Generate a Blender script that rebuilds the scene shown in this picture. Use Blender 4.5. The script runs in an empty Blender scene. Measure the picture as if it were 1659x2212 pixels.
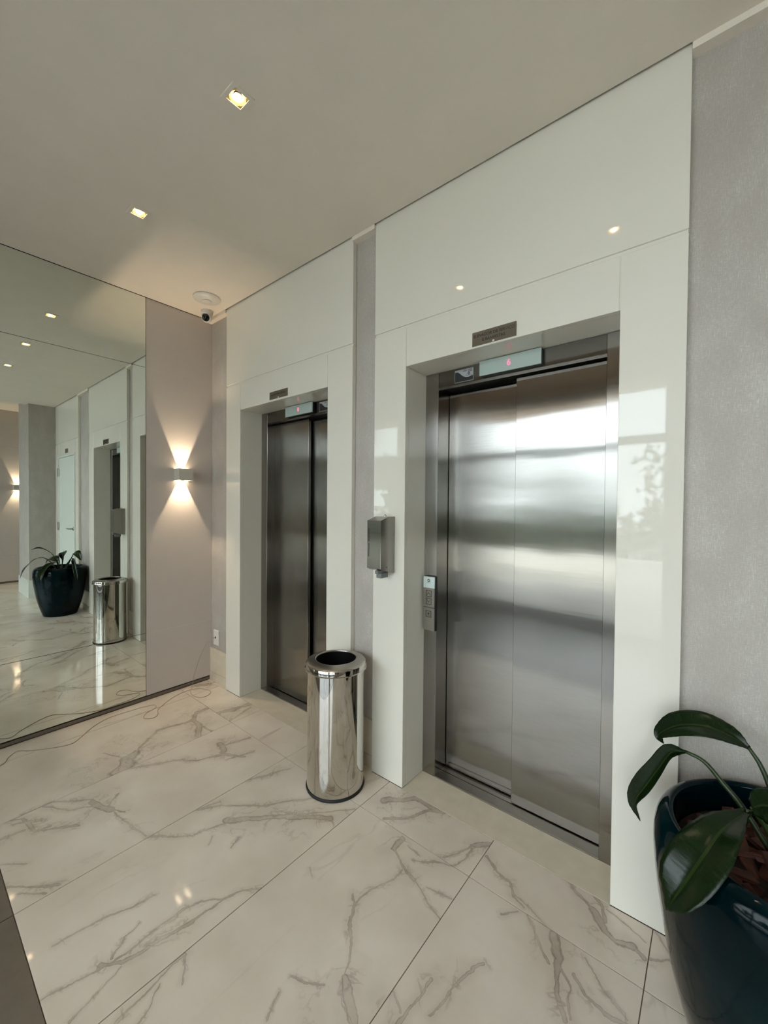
import bpy, bmesh, math, random
from mathutils import Vector, Matrix
random.seed(7)
C = bpy.context.scene.collection

# ---------------------------------------------------------------- camera, sky, exposure
scn = bpy.context.scene
cam = bpy.data.cameras.new('camera')
cam.sensor_fit = 'VERTICAL'
cam.sensor_height = 36.0
cam.lens = 877.07 / 2212 * 36.0
cam.clip_start = 0.02
cam_ob = bpy.data.objects.new('camera', cam)
C.objects.link(cam_ob)
R_ = Vector((0.77225495, 0.63525745, 0.00838238))
U_ = Vector((-0.01658181, 0.00696468, 0.99983826))
F_ = Vector((-0.63509632, 0.77226904, -0.01591222))
cam_ob.matrix_world = Matrix(((R_.x, U_.x, -F_.x, 3.3437), (R_.y, U_.y, -F_.y, -1.7143), (R_.z, U_.z, -F_.z, 1.5), (0, 0, 0, 1)))
scn.camera = cam_ob

world = bpy.data.worlds.new('overcast_sky')
scn.world = world
world.use_nodes = True
wn = world.node_tree.nodes
wl = world.node_tree.links
bg = wn['Background']
SKY = 6.5
bg.inputs['Color'].default_value = (0.88, 0.96, 1.05, 1)
bg.inputs['Strength'].default_value = SKY

scn.view_settings.view_transform = 'Standard'
scn.view_settings.look = 'None'
scn.view_settings.gamma = 1.0
scn.view_settings.use_curve_mapping = False
scn.view_settings.exposure = 0.28

bounce_sun = bpy.data.lights.new('bounce_sun', 'SUN')  # added sun: brightens the ceiling by bounce off the ground outside
bounce_sun.energy = 9.0
bounce_sun.angle = math.radians(2.0)
bounce_sun.color = (1.0, 0.96, 0.90)
bounce_sun_ob = bpy.data.objects.new('bounce_sun', bounce_sun)
C.objects.link(bounce_sun_ob)
bounce_sun_ob.rotation_euler = Vector((-0.45, -0.40, -0.80)).to_track_quat('-Z', 'Y').to_euler()

SCONCE_W = 18.0
DOWNLIGHT_W = 18.0
WARM = (1.0, 0.78, 0.53)

# ---------------------------------------------------------------- helpers
ORG = {}


def bx(bm, x0, x1, y0, y1, z0, z1, bev=0.0):
    r = bmesh.ops.create_cube(bm, size=1.0)
    vs = r['verts']
    for v in vs:
        v.co = Vector(((x0 + x1) / 2 + v.co.x * (x1 - x0), (y0 + y1) / 2 + v.co.y * (y1 - y0), (z0 + z1) / 2 + v.co.z * (z1 - z0)))
    if bev > 0:
        es = list({e for v in vs for e in v.link_edges})
        bmesh.ops.bevel(bm, geom=es, offset=bev, segments=1, affect='EDGES', profile=0.5)


def box(x0, x1, y0, y1, z0, z1, bev=0.0):
    bm = bmesh.new()
    bx(bm, x0, x1, y0, y1, z0, z1, bev)
    return bm


def prism(bm, pts, axis, a0, a1):
    """extrude a 2D polygon along axis ('x': pts are (y, z); 'y': pts are (x, z); 'z': pts are (x, y))"""
    def P(p, a):
        return {'x': (a, p[0], p[1]), 'y': (p[0], a, p[1]), 'z': (p[0], p[1], a)}[axis]
    A = [bm.verts.new(P(p, a0)) for p in pts]
    B = [bm.verts.new(P(p, a1)) for p in pts]
    bm.faces.new(A)
    bm.faces.new(B[::-1])
    n = len(pts)
    for i in range(n):
        bm.faces.new((A[i], B[i], B[(i + 1) % n], A[(i + 1) % n]))
    bmesh.ops.recalc_face_normals(bm, faces=bm.faces[:])


def lathe(bm, prof, c, seg=48, axis='z', close=False):
    rings = []
    for r, z in prof:
        ring = []
        for i in range(seg):
            a = 2 * math.pi * i / seg
            if axis == 'z':
                co = (c[0] + r * math.cos(a), c[1] + r * math.sin(a), c[2] + z)
            else:
                co = (c[0] + r * math.cos(a), c[1] + z, c[2] + r * math.sin(a))
            ring.append(bm.verts.new(co))
        rings.append(ring)
    for k in range(len(rings) - 1):
        for i in range(seg):
            j = (i + 1) % seg
            bm.faces.new((rings[k][i], rings[k][j], rings[k + 1][j], rings[k + 1][i]))
    if close:
        bm.faces.new(rings[0])
        bm.faces.new(rings[-1])
    bmesh.ops.recalc_face_normals(bm, faces=bm.faces[:])


def tube(bm, pts, rad, seg=8):
    pts = [Vector(p) for p in pts]
    rings = []
    n = len(pts)
    for i, p in enumerate(pts):
        t = (pts[min(i + 1, n - 1)] - pts[max(i - 1, 0)]).normalized()
        a = t.cross(Vector((0, 0, 1)))
        if a.length < 1e-3:
            a = t.cross(Vector((1, 0, 0)))
        a.normalize()
        b = t.cross(a)
        r = rad[i] if isinstance(rad, (list, tuple)) else rad
        rings.append([bm.verts.new(p + a * (r * math.cos(2 * math.pi * k / seg)) + b * (r * math.sin(2 * math.pi * k / seg))) for k in range(seg)])
    for k in range(n - 1):
        for i in range(seg):
            j = (i + 1) % seg
            bm.faces.new((rings[k][i], rings[k][j], rings[k + 1][j], rings[k + 1][i]))
    bm.faces.new(rings[0])
    bm.faces.new(rings[-1])
    bmesh.ops.recalc_face_normals(bm, faces=bm.faces[:])


def spline(pts, per=8):
    pts = [Vector(p) for p in pts]
    P = [pts[0] * 2 - pts[1]] + pts + [pts[-1] * 2 - pts[-2]]
    out = []
    for i in range(1, len(P) - 2):
        p0, p1, p2, p3 = P[i - 1:i + 3]
        for k in range(per):
            t = k / per
            out.append(0.5 * ((2 * p1) + (p2 - p0) * t + (2 * p0 - 5 * p1 + 4 * p2 - p3) * t * t + (3 * p1 - p0 - 3 * p2 + p3) * t ** 3))
    out.append(pts[-1])
    return out


def obj(name, bm, m, parent=None, smooth=False, org=None, kind=None, label=None):
    """link a bmesh (in world coordinates) as ONE mesh object, under its parent if it has one"""
    o0 = Vector(org) if org is not None else (ORG[parent.name] if parent else Vector((0, 0, 0)))
    if o0.length > 0:
        bmesh.ops.translate(bm, verts=bm.verts[:], vec=-o0)
    me = bpy.data.meshes.new(name)
    bm.to_mesh(me)
    bm.free()
    if smooth:
        me.polygons.foreach_set('use_smooth', [True] * len(me.polygons))
    if m:
        me.materials.append(m)
    o = bpy.data.objects.new(name, me)
    C.objects.link(o)
    if parent:
        o.parent = parent
        o.location = o0 - ORG[parent.name]
    else:
        o.location = o0
    ORG[o.name] = o0
    if kind:
        o['kind'] = kind
    if label:
        o['label'] = label
    return o


def sharp(o, deg=35):
    me = o.data
    bm = bmesh.new()
    bm.from_mesh(me)
    for e in bm.edges:
        if len(e.link_faces) == 2 and e.calc_face_angle(0) > math.radians(deg):
            e.smooth = False
    bm.to_mesh(me)
    bm.free()
    return o


def tag(o, label, cat=None, group=None, kind=None):
    o['label'] = label
    if cat:
        o['category'] = cat
    if group:
        o['group'] = group
    if kind:
        o['kind'] = kind
    return o


def thing(name, loc, label, cat, group=None):
    o = bpy.data.objects.new(name, None)
    o.empty_display_size = 0.1
    C.objects.link(o)
    o.location = loc
    ORG[o.name] = Vector(loc)
    return tag(o, label, cat, group)


def struct(name, bm, m, label, cat, org=None):
    o = obj(name, bm, m, None, org=org)
    return tag(o, label, cat, None, 'structure')


def lettering(name, text, size, loc, m, parent, align='CENTER', depth=0.0004, roll=0.0):
    cu = bpy.data.curves.new(name, 'FONT')
    cu.body = text
    cu.size = size
    cu.align_x = align
    cu.align_y = 'CENTER'
    cu.extrude = depth
    cu.materials.append(m)
    o = bpy.data.objects.new(name, cu)
    C.objects.link(o)
    o.parent = parent
    o.location = Vector(loc) - ORG[parent.name]
    o.rotation_euler = (math.pi / 2, roll, 0)
    bpy.context.view_layer.update()
    me = bpy.data.meshes.new_from_object(o.evaluated_get(bpy.context.evaluated_depsgraph_get()))
    bpy.data.objects.remove(o)
    o = bpy.data.objects.new(name, me)
    C.objects.link(o)
    o.parent = parent
    o.location = Vector(loc) - ORG[parent.name]
    o.rotation_euler = (math.pi / 2, roll, 0)
    ORG[o.name] = Vector(loc)
    return o


# ---------------------------------------------------------------- materials
class NT:
    def __init__(self, name):
        self.m = bpy.data.materials.new(name)
        self.m.use_nodes = True
        self.t = self.m.node_tree
        self.b = self.t.nodes['Principled BSDF']
        self.out = self.t.nodes['Material Output']

    def n(self, typ, **kw):
        nd = self.t.nodes.new(typ)
        for k, v in kw.items():
            setattr(nd, k, v)
        return nd

    def l(self, a, b):
        self.t.links.new(a, b)

    def set(self, **kw):
        for k, v in kw.items():
            s = self.b.inputs[k.replace('_', ' ')]
            s.default_value = v if not (isinstance(v, tuple) and len(v) == 3) else (*v, 1)
        return self

    def noise(self, scale, detail=3, rough=0.5, vec=None, dist=0.0):
        nd = self.n('ShaderNodeTexNoise')
        nd.inputs['Scale'].default_value = scale
        nd.inputs['Detail'].default_value = detail
        nd.inputs['Roughness'].default_value = rough
        nd.inputs['Distortion'].default_value = dist
        if vec is not None:
            self.l(vec, nd.inputs['Vector'])
        return nd

    def pos(self, scale=(1, 1, 1), rot=(0, 0, 0)):
        g = self.n('ShaderNodeTexCoord')
        mp = self.n('ShaderNodeMapping')
        mp.inputs['Scale'].default_value = scale
        mp.inputs['Rotation'].default_value = rot
        self.l(g.outputs['Object'], mp.inputs['Vector'])
        return mp.outputs['Vector']

    def ramp(self, fac, stops):
        r = self.n('ShaderNodeValToRGB')
        el = r.color_ramp.elements
        while len(el) < len(stops):
            el.new(0.5)
        for e, (p, c) in zip(el, stops):
            e.position = p
            e.color = (*c, 1) if len(c) == 3 else c
        self.l(fac, r.inputs['Fac'])
        return r.outputs['Color']

    def math(self, op, a, b=None, clamp=False):
        nd = self.n('ShaderNodeMath', operation=op)
        nd.use_clamp = clamp
        for i, v in enumerate((a, b)):
            if v is None:
                continue
            if isinstance(v, (int, float)):
                nd.inputs[i].default_value = v
            else:
                self.l(v, nd.inputs[i])
        return nd.outputs[0]

    def mix(self, fac, a, b):
        nd = self.n('ShaderNodeMix', data_type='RGBA')
        for i, v in ((0, fac), (6, a), (7, b)):
            if isinstance(v, (int, float)):
                nd.inputs[i].default_value = v
            elif isinstance(v, tuple):
                nd.inputs[i].default_value = (*v, 1)
            else:
                self.l(v, nd.inputs[i])
        return nd.outputs[2]

    def bump(self, h, strength=0.2, dist=0.001):
        nd = self.n('ShaderNodeBump')
        nd.inputs['Strength'].default_value = strength
        nd.inputs['Distance'].default_value = dist
        self.l(h, nd.inputs['Height'])
        self.l(nd.outputs['Normal'], self.b.inputs['Normal'])


def plain(name, col, rough=0.5, metal=0.0, spec=0.5, emit=None, estr=0.0, var=0.04, vscale=6.0):
    k = NT(name)
    k.set(Roughness=rough, Metallic=metal)
    k.b.inputs['Specular IOR Level'].default_value = spec
    if var > 0:
        nz = k.noise(vscale, 3, vec=k.pos())
        a = tuple(c * (1 - var) for c in col)
        b = tuple(min(1, c * (1 + var)) for c in col)
        k.l(k.ramp(nz.outputs['Fac'], [(0.3, a), (0.7, b)]), k.b.inputs['Base Color'])
    else:
        k.set(Base_Color=col)
    if emit:
        k.set(Emission_Color=emit)
        k.b.inputs['Emission Strength'].default_value = estr
    return k.m


def lin(r, g, b):
    f = lambda v: (v / 255) / 12.92 if v / 255 <= 0.04045 else (((v / 255) + 0.055) / 1.055) ** 2.4
    return (f(r), f(g), f(b))


M = {}
M['paint'] = plain('white_ceiling_paint', lin(238, 229, 216), 0.7, spec=0.2, var=0.015)
M['panel'] = plain('polished_white_panel', lin(231, 227, 215), 0.035, spec=0.55, var=0.01, vscale=3)
M['board'] = plain('pale_lilac_wall_board', lin(208, 199, 192), 0.42, spec=0.3, var=0.012)
M['dark_gap'] = plain('dark_joint_and_shade', (0.012, 0.011, 0.010), 0.8, var=0)  # dark joints, and the shade round the lift doors as black
M['beige_stone'] = plain('beige_stone', lin(214, 203, 182), 0.22, var=0.05, vscale=14)
M['white_stone'] = plain('white_baseboard', lin(222, 214, 196), 0.25, var=0.03)
M['grout'] = plain('brown_grout', lin(112, 98, 82), 0.8, var=0.05, vscale=40)
M['alu'] = plain('grey_aluminium_trim', lin(118, 112, 104), 0.35, 0.7, var=0.05)
M['black'] = plain('black_print', (0.006, 0.006, 0.006), 0.45, var=0)
M['black_rubber'] = plain('black_rubber', (0.010, 0.010, 0.010), 0.6, var=0)
M['liner'] = plain('black_bin_liner', (0.003, 0.003, 0.003), 0.7, spec=0.08, var=0)
M['spout_grey'] = plain('grey_plastic_spout', lin(122, 126, 124), 0.4, var=0.02)
M['white_plastic'] = plain('white_plastic', lin(225, 222, 214), 0.4, var=0.01)
M['lens'] = plain('black_lens', (0.006, 0.006, 0.009), 0.06, var=0)
M['display'] = plain('pale_display_glass', lin(176, 192, 186), 0.15, var=0.02)
M['digit'] = plain('red_led_digit', (0.9, 0.12, 0.2), 0.4, var=0, emit=(1.0, 0.10, 0.22), estr=1.6)
M['sticker_grey'] = plain('grey_sticker', lin(168, 170, 172), 0.35, var=0.01)
M['button_plate'] = plain('pale_glass_plate', lin(205, 220, 216), 0.12, var=0)
M['frame_grey'] = plain('dark_window_frame', lin(88, 88, 86), 0.4, 0.3, var=0.03)
M['door_white'] = plain('white_door_lacquer', lin(226, 232, 224), 0.25, var=0.01)
M['cable'] = plain('white_cable', lin(178, 164, 142), 0.45, var=0)
M['chrome'] = plain('polished_steel', (0.60, 0.58, 0.54), 0.045, 1.0, var=0.02, vscale=30)
M['satin'] = plain('satin_steel', (0.42, 0.40, 0.36), 0.28, 1.0, var=0.04, vscale=20)
M['sign_steel'] = plain('engraved_sign_steel', (0.34, 0.31, 0.27), 0.16, 1.0, var=0.03, vscale=20)
M['amber'] = plain('amber_glow_reflector', (0.95, 0.55, 0.10), 0.35, 0.0, var=0)  # amber glow round the lamp, put into the base colour
M['lamp'] = plain('lit_lamp', (1, 1, 1), 0.4, var=0, emit=(1.0, 0.83, 0.55), estr=26.0)
M['sconce_glow'] = plain('lit_sconce_diffuser', (1, 1, 1), 0.4, var=0, emit=(1.0, 0.78, 0.50), estr=9.0)
M['sconce_white'] = plain('sconce_white_metal', lin(206, 202, 188), 0.4, var=0.01)
M['tan_soffit'] = plain('tan_soffit_board', lin(208, 172, 132), 0.55, var=0.08, vscale=9)
M['concrete'] = plain('outdoor_paving', lin(150, 149, 145), 0.8, var=0.08, vscale=1.5)
M['outdoor_white'] = plain('outdoor_white_render', lin(225, 225, 220), 0.8, var=0.05)
M['trunk'] = plain('tree_bark', lin(92, 74, 56), 0.9, var=0.2, vscale=20)
M['foliage'] = plain('tree_foliage', lin(86, 100, 72), 0.6, var=0.3, vscale=5)
M['bark'] = plain('red_brown_bark_chip', lin(70, 34, 19), 0.75, var=0.45, vscale=28)
M['soil'] = plain('dark_soil', lin(34, 22, 16), 0.9, var=0.4, vscale=60)
M['stem'] = plain('green_leaf_stalk', lin(36, 54, 18), 0.35, var=0.12, vscale=30)


def brushed(name, col, rough, aniso, wave=0.0):
    k = NT(name)
    k.set(Metallic=1.0, Roughness=rough, Anisotropic=aniso)
    cx = k.n('ShaderNodeCombineXYZ')
    cx.inputs[0].default_value = 0.7071
    cx.inputs[1].default_value = 0.7071
    k.l(cx.outputs[0], k.b.inputs['Tangent'])
    nz = k.noise(1.0, 4, 0.6, vec=k.pos((12, 12, 240)))
    a = tuple(c * 0.96 for c in col)
    b = tuple(c * 1.04 for c in col)
    k.l(k.ramp(nz.outputs['Fac'], [(0.3, a), (0.7, b)]), k.b.inputs['Base Color'])
    if wave:
        w = k.noise(1.0, 1, 0.4, vec=k.pos((2.2, 2.2, 4.5)))
        w2 = k.noise(1.0, 2, 0.5, vec=k.pos((2.0, 2.0, 42.0)))
        k.bump(k.math('ADD', w.outputs['Fac'], k.math('MULTIPLY', w2.outputs['Fac'], 0.022)), 1.0, wave)
    return k.m


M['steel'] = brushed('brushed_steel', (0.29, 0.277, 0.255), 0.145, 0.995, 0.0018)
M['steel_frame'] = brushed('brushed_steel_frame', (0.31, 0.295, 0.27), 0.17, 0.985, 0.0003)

M['steel_header_shaded'] = brushed('brushed_steel_shaded', (0.17, 0.16, 0.145), 0.14, 0.97, 0.0003)  # frame steel with its dim reflection in the recess darkened into the colour


def wallpaper():
    k = NT('grey_woven_wallpaper')
    k.set(Roughness=0.55)
    k.b.inputs['Specular IOR Level'].default_value = 0.35
    h = k.noise(1.0, 2, 0.6, vec=k.pos((70, 70, 640)))
    v = k.noise(1.0, 2, 0.6, vec=k.pos((640, 640, 46)))
    patch = k.noise(1.0, 2, 0.5, vec=k.pos((9, 9, 5)))
    th = k.math('MULTIPLY', h.outputs['Fac'], 1.0)
    mx = k.math('MAXIMUM', th, v.outputs['Fac'])
    s = k.math('ADD', mx, k.math('MULTIPLY', k.math('SUBTRACT', patch.outputs['Fac'], 0.5), 0.35))
    col = k.ramp(s, [(0.42, lin(176, 168, 160)), (0.60, lin(185, 179, 171)), (0.80, lin(212, 209, 204))])
    k.l(col, k.b.inputs['Base Color'])
    k.bump(mx, 0.25, 0.0006)
    return k.m


M['wallpaper'] = wallpaper()


def mirror_mat():
    k = NT('silvered_mirror')
    k.set(Metallic=1.0, Roughness=0.0, Base_Color=(0.80, 0.845, 0.80))
    return k.m


M['mirror'] = mirror_mat()


def glass_mat():
    k = NT('window_glass')
    tr = k.n('ShaderNodeBsdfTransparent')
    tr.inputs['Color'].default_value = (0.93, 0.97, 0.95, 1)
    gl = k.n('ShaderNodeBsdfGlossy')
    gl.inputs['Roughness'].default_value = 0.0
    fr = k.n('ShaderNodeFresnel')
    fr.inputs['IOR'].default_value = 1.5
    mx = k.n('ShaderNodeMixShader')
    k.l(fr.outputs[0], mx.inputs[0])
    k.l(tr.outputs[0], mx.inputs[1])
    k.l(gl.outputs[0], mx.inputs[2])
    k.l(mx.outputs[0], k.out.inputs['Surface'])
    return k.m


M['glass'] = glass_mat()


def glaze():
    k = NT('dark_teal_glaze')
    nz = k.noise(5, 4, vec=k.pos())
    k.l(k.ramp(nz.outputs['Fac'], [(0.3, lin(0, 11, 15)), (0.7, lin(0, 23, 29))]), k.b.inputs['Base Color'])
    k.set(Roughness=0.07)
    k.b.inputs['Specular IOR Level'].default_value = 0.16
    w = k.noise(16, 2, vec=k.pos())
    k.bump(w.outputs['Fac'], 0.4, 0.003)
    return k.m


M['glaze'] = glaze()


def leaf_mat():
    k = NT('dark_green_leaf')
    uv = k.n('ShaderNodeTexCoord')
    sp = k.n('ShaderNodeSeparateXYZ')
    k.l(uv.outputs['UV'], sp.inputs[0])
    d = k.math('ABSOLUTE', k.math('SUBTRACT', sp.outputs[0], 0.5))
    rib = k.math('LESS_THAN', d, 0.028)
    mp = k.n('ShaderNodeMapping')
    mp.inputs['Scale'].default_value = (3, 40, 1)
    k.l(uv.outputs['UV'], mp.inputs['Vector'])
    nz = k.noise(1.0, 3, vec=mp.outputs[0])
    base = k.ramp(nz.outputs['Fac'], [(0.3, lin(7, 22, 5)), (0.7, lin(17, 38, 9))])
    k.l(k.mix(rib, base, lin(32, 47, 15)), k.b.inputs['Base Color'])
    k.set(Roughness=0.24)
    k.b.inputs['Specular IOR Level'].default_value = 0.28
    k.bump(nz.outputs['Fac'], 0.25, 0.002)
    return k.m


M['leaf'] = leaf_mat()

# veins of the photographed tiles, as floor segments (x0, y0, x1, y1, half width) per tile (row, column)
VEINS = {
    (0, 0): [[0.048,-0.118,0.097,-0.037,0.007]],
    (0, 1): [[0.586,-0.254,0.628,-0.146,0.007],[0.628,-0.146,0.648,-0.005,0.008],[0.769,-0.262,0.701,-0.038,0.003]],
    (0, 4): [[2.136,-0.225,2.217,-0.148,0.004],[2.217,-0.148,2.273,-0.032,0.004],[2.273,-0.032,2.353,0.011,0.004],[2.057,-0.128,2.185,-0.004,0.007],[2.185,-0.004,2.274,0.009,0.007],[2.166,-0.019,2.3,-0.01,0.005],[2.459,-0.229,2.51,-0.14,0.002],[2.51,-0.14,2.543,-0.074,0.002],[2.53,-0.092,2.594,-0.019,0.004],[2.516,-0.231,2.537,-0.17,0.002],[2.537,-0.17,2.538,-0.109,0.002]],
    (0, 5): [[2.757,-0.188,2.893,-0.233,0.001],[2.601,-0.103,2.671,-0.144,0.003],[2.671,-0.144,2.724,-0.153,0.003],[2.724,-0.153,2.76,-0.198,0.003],[2.76,-0.198,2.805,-0.219,0.002],[2.889,0.012,2.943,-0.032,0.003],[2.943,-0.032,3.007,-0.061,0.003],[3.007,-0.061,3.056,-0.117,0.005],[3.056,-0.117,3.095,-0.134,0.005],[3.095,-0.134,3.147,-0.11,0.005],[3.147,-0.11,3.183,-0.135,0.003],[2.933,0.009,2.992,0.008,0.004],[2.992,0.008,3.032,-0.029,0.004],[3.032,-0.029,3.049,-0.081,0.004],[3.047,-0.028,3.109,-0.042,0.001],[3.109,-0.042,3.175,-0.067,0.001]],
    (0, 6): [[3.195,-0.125,3.225,-0.104,0.002],[3.225,-0.104,3.26,-0.062,0.002],[3.203,-0.005,3.241,-0.06,0.001]],
    (1, 1): [[0.791,-1.328,0.786,-1.213,0.003],[0.782,-0.914,0.716,-0.861,0.012],[0.716,-0.861,0.668,-0.804,0.012],[0.678,-0.816,0.586,-0.706,0.004],[0.586,-0.706,0.505,-0.6,0.004],[0.505,-0.6,0.519,-0.526,0.005],[0.519,-0.526,0.551,-0.448,0.005],[0.551,-0.448,0.559,-0.387,0.005],[0.559,-0.387,0.666,-0.401,0.006],[0.666,-0.401,0.772,-0.458,0.006],[0.559,-0.387,0.471,-0.323,0.006],[0.471,-0.323,0.47,-0.259,0.007],[0.678,-0.391,0.785,-0.375,0.003],[0.524,-0.907,0.653,-0.857,0.002]],
    (1, 2): [[0.786,-1.213,0.926,-1.075,0.003],[0.926,-1.075,1.051,-1.041,0.003],[1.051,-1.041,1.142,-0.995,0.003],[0.945,-1.08,1.077,-1.039,0.006],[0.942,-1.319,1.005,-1.248,0.003],[1.005,-1.248,1.074,-1.173,0.003],[0.828,-1.325,0.958,-1.306,0.004],[0.958,-1.306,0.972,-1.25,0.004],[1.051,-1.041,1.195,-1.017,0.002],[1.195,-1.017,1.274,-1.014,0.002],[1.274,-1.014,1.372,-0.991,0.002],[1.217,-1.441,1.293,-1.378,0.003],[1.293,-1.378,1.373,-1.304,0.003],[1.296,-1.412,1.379,-1.345,0.002],[0.76,-0.921,0.825,-0.827,0.003],[0.825,-0.827,0.893,-0.729,0.003],[1.034,-1.036,0.977,-0.978,0.001],[0.764,-1.397,0.819,-1.324,0.003],[0.907,-1.415,0.917,-1.339,0.003],[0.832,-1.358,0.911,-1.255,0.003],[0.772,-1.256,0.923,-1.169,0.003],[0.923,-1.169,0.99,-1.063,0.003],[1.079,-1.437,1.152,-1.362,0.001],[0.786,-0.884,0.868,-0.751,0.003],[0.868,-0.751,0.934,-0.648,0.003],[0.934,-0.648,1.013,-0.585,0.003],[1.013,-0.585,1.038,-0.541,0.003],[1.045,-0.526,1.091,-0.443,0.004],[1.091,-0.443,1.193,-0.391,0.004],[0.984,-0.434,1.027,-0.333,0.004],[1.027,-0.333,1.041,-0.253,0.004],[0.96,-0.411,1.051,-0.43,0.006],[1.136,-0.468,1.188,-0.325,0.002]],
    (1, 3): [[1.792,-1.443,1.799,-1.403,0.001],[1.799,-1.403,1.828,-1.302,0.001],[1.828,-1.302,1.843,-1.228,0.001],[1.843,-1.228,1.835,-1.108,0.001],[1.835,-1.108,1.839,-1.045,0.002],[1.839,-1.045,1.863,-0.979,0.002],[1.818,-1.293,1.864,-1.248,0.003],[1.864,-1.248,1.879,-1.184,0.003],[1.879,-1.184,1.892,-1.116,0.003],[1.875,-1.197,1.89,-1.115,0.003],[1.89,-1.115,1.909,-1.035,0.003],[1.909,-1.035,1.913,-0.932,0.002],[1.913,-0.932,1.94,-0.861,0.002],[1.94,-0.861,1.99,-0.807,0.002],[1.863,-0.979,1.911,-0.922,0.001],[1.911,-0.922,1.941,-0.862,0.001],[1.924,-1.397,1.901,-1.322,0.001],[1.901,-1.322,1.877,-1.252,0.001],[1.824,-1.262,1.782,-1.208,0.001],[1.782,-1.208,1.772,-1.161,0.001],[1.628,-1.38,1.643,-1.3,0.001],[1.643,-1.3,1.657,-1.22,0.001],[1.657,-1.22,1.681,-1.16,0.001],[1.681,-1.16,1.7,-1.083,0.001],[1.38,-0.985,1.457,-0.936,0.002],[1.457,-0.936,1.532,-0.857,0.002],[1.532,-0.857,1.55,-0.791,0.002],[1.55,-0.791,1.577,-0.714,0.002],[1.563,-0.707,1.662,-0.62,0.006],[1.662,-0.62,1.734,-0.541,0.006],[1.734,-0.541,1.937,-0.383,0.006],[1.388,-0.778,1.454,-0.682,0.003],[1.454,-0.682,1.632,-0.536,0.003],[1.632,-0.536,1.692,-0.44,0.003],[1.692,-0.44,1.781,-0.333,0.003],[1.697,-0.527,1.81,-0.462,0.002],[1.81,-0.462,1.907,-0.355,0.002],[1.907,-0.355,1.981,-0.269,0.002],[1.937,-0.383,1.978,-0.404,0.002],[1.382,-0.497,1.425,-0.424,0.003],[1.425,-0.424,1.486,-0.282,0.003],[1.389,-0.767,1.431,-0.67,0.002],[1.636,-0.835,1.604,-0.797,0.001],[1.725,-0.776,1.698,-0.727,0.001]],
    (1, 4): [[2.028,-1.312,2.015,-1.272,0.002],[2.015,-1.272,2.014,-1.22,0.002],[2.014,-1.22,1.999,-1.16,0.002],[1.999,-1.16,1.996,-1.1,0.002],[2.073,-1.273,2.057,-1.237,0.001],[2.057,-1.237,2.022,-1.19,0.001],[2.071,-1.148,2.035,-1.121,0.001],[2.035,-1.121,2.001,-1.106,0.001],[2.348,-0.481,2.32,-0.533,0.002],[2.32,-0.533,2.309,-0.612,0.002],[2.309,-0.612,2.343,-0.672,0.002],[2.343,-0.672,2.4,-0.725,0.002],[2.4,-0.725,2.44,-0.783,0.002],[2.44,-0.783,2.451,-0.815,0.002],[2.457,-0.81,2.493,-0.836,0.006],[2.493,-0.836,2.525,-0.854,0.006],[2.525,-0.854,2.559,-0.875,0.006],[2.309,-0.612,2.278,-0.59,0.002],[2.323,-0.914,2.367,-0.895,0.001],[2.367,-0.895,2.42,-0.865,0.001],[2.107,-0.644,2.068,-0.622,0.001],[2.325,-0.969,2.355,-1.031,0.0],[2.275,-0.33,2.34,-0.365,0.003],[2.34,-0.365,2.427,-0.388,0.003],[2.427,-0.388,2.485,-0.416,0.002],[2.485,-0.416,2.527,-0.44,0.002],[2.527,-0.44,2.588,-0.456,0.002],[2.269,-0.263,2.275,-0.33,0.005],[2.35,-0.485,2.363,-0.442,0.002],[2.363,-0.442,2.367,-0.385,0.002],[2.482,-0.388,2.529,-0.379,0.001],[2.529,-0.379,2.582,-0.365,0.001],[2.307,-0.271,2.38,-0.288,0.001],[2.37,-0.325,2.448,-0.267,0.001],[2.448,-0.267,2.519,-0.236,0.001]],
    (1, 5): [[2.654,-0.791,2.655,-0.737,0.004],[2.655,-0.737,2.664,-0.7,0.004],[2.664,-0.7,2.667,-0.634,0.004],[2.715,-0.715,2.727,-0.67,0.002],[2.727,-0.67,2.737,-0.588,0.002],[2.737,-0.588,2.759,-0.507,0.002],[2.751,-0.522,2.775,-0.489,0.003],[2.925,-0.247,2.955,-0.308,0.005],[2.955,-0.308,2.963,-0.362,0.004],[2.963,-0.362,2.985,-0.424,0.004],[2.985,-0.424,3.025,-0.471,0.004],[2.965,-0.343,3.009,-0.373,0.002],[3.009,-0.373,3.012,-0.41,0.002],[3.012,-0.41,3.034,-0.457,0.002],[3.013,-0.337,3.055,-0.373,0.004],[3.055,-0.373,3.108,-0.381,0.003],[3.108,-0.381,3.16,-0.37,0.003],[3.028,-0.256,3.071,-0.297,0.002],[3.071,-0.297,3.103,-0.326,0.002],[3.103,-0.326,3.157,-0.354,0.002],[2.83,-0.242,2.906,-0.321,0.002],[2.906,-0.321,2.938,-0.349,0.002],[2.753,-0.29,2.798,-0.248,0.002],[2.593,-0.736,2.641,-0.763,0.001],[2.805,-0.219,2.846,-0.262,0.002]],
}


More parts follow.
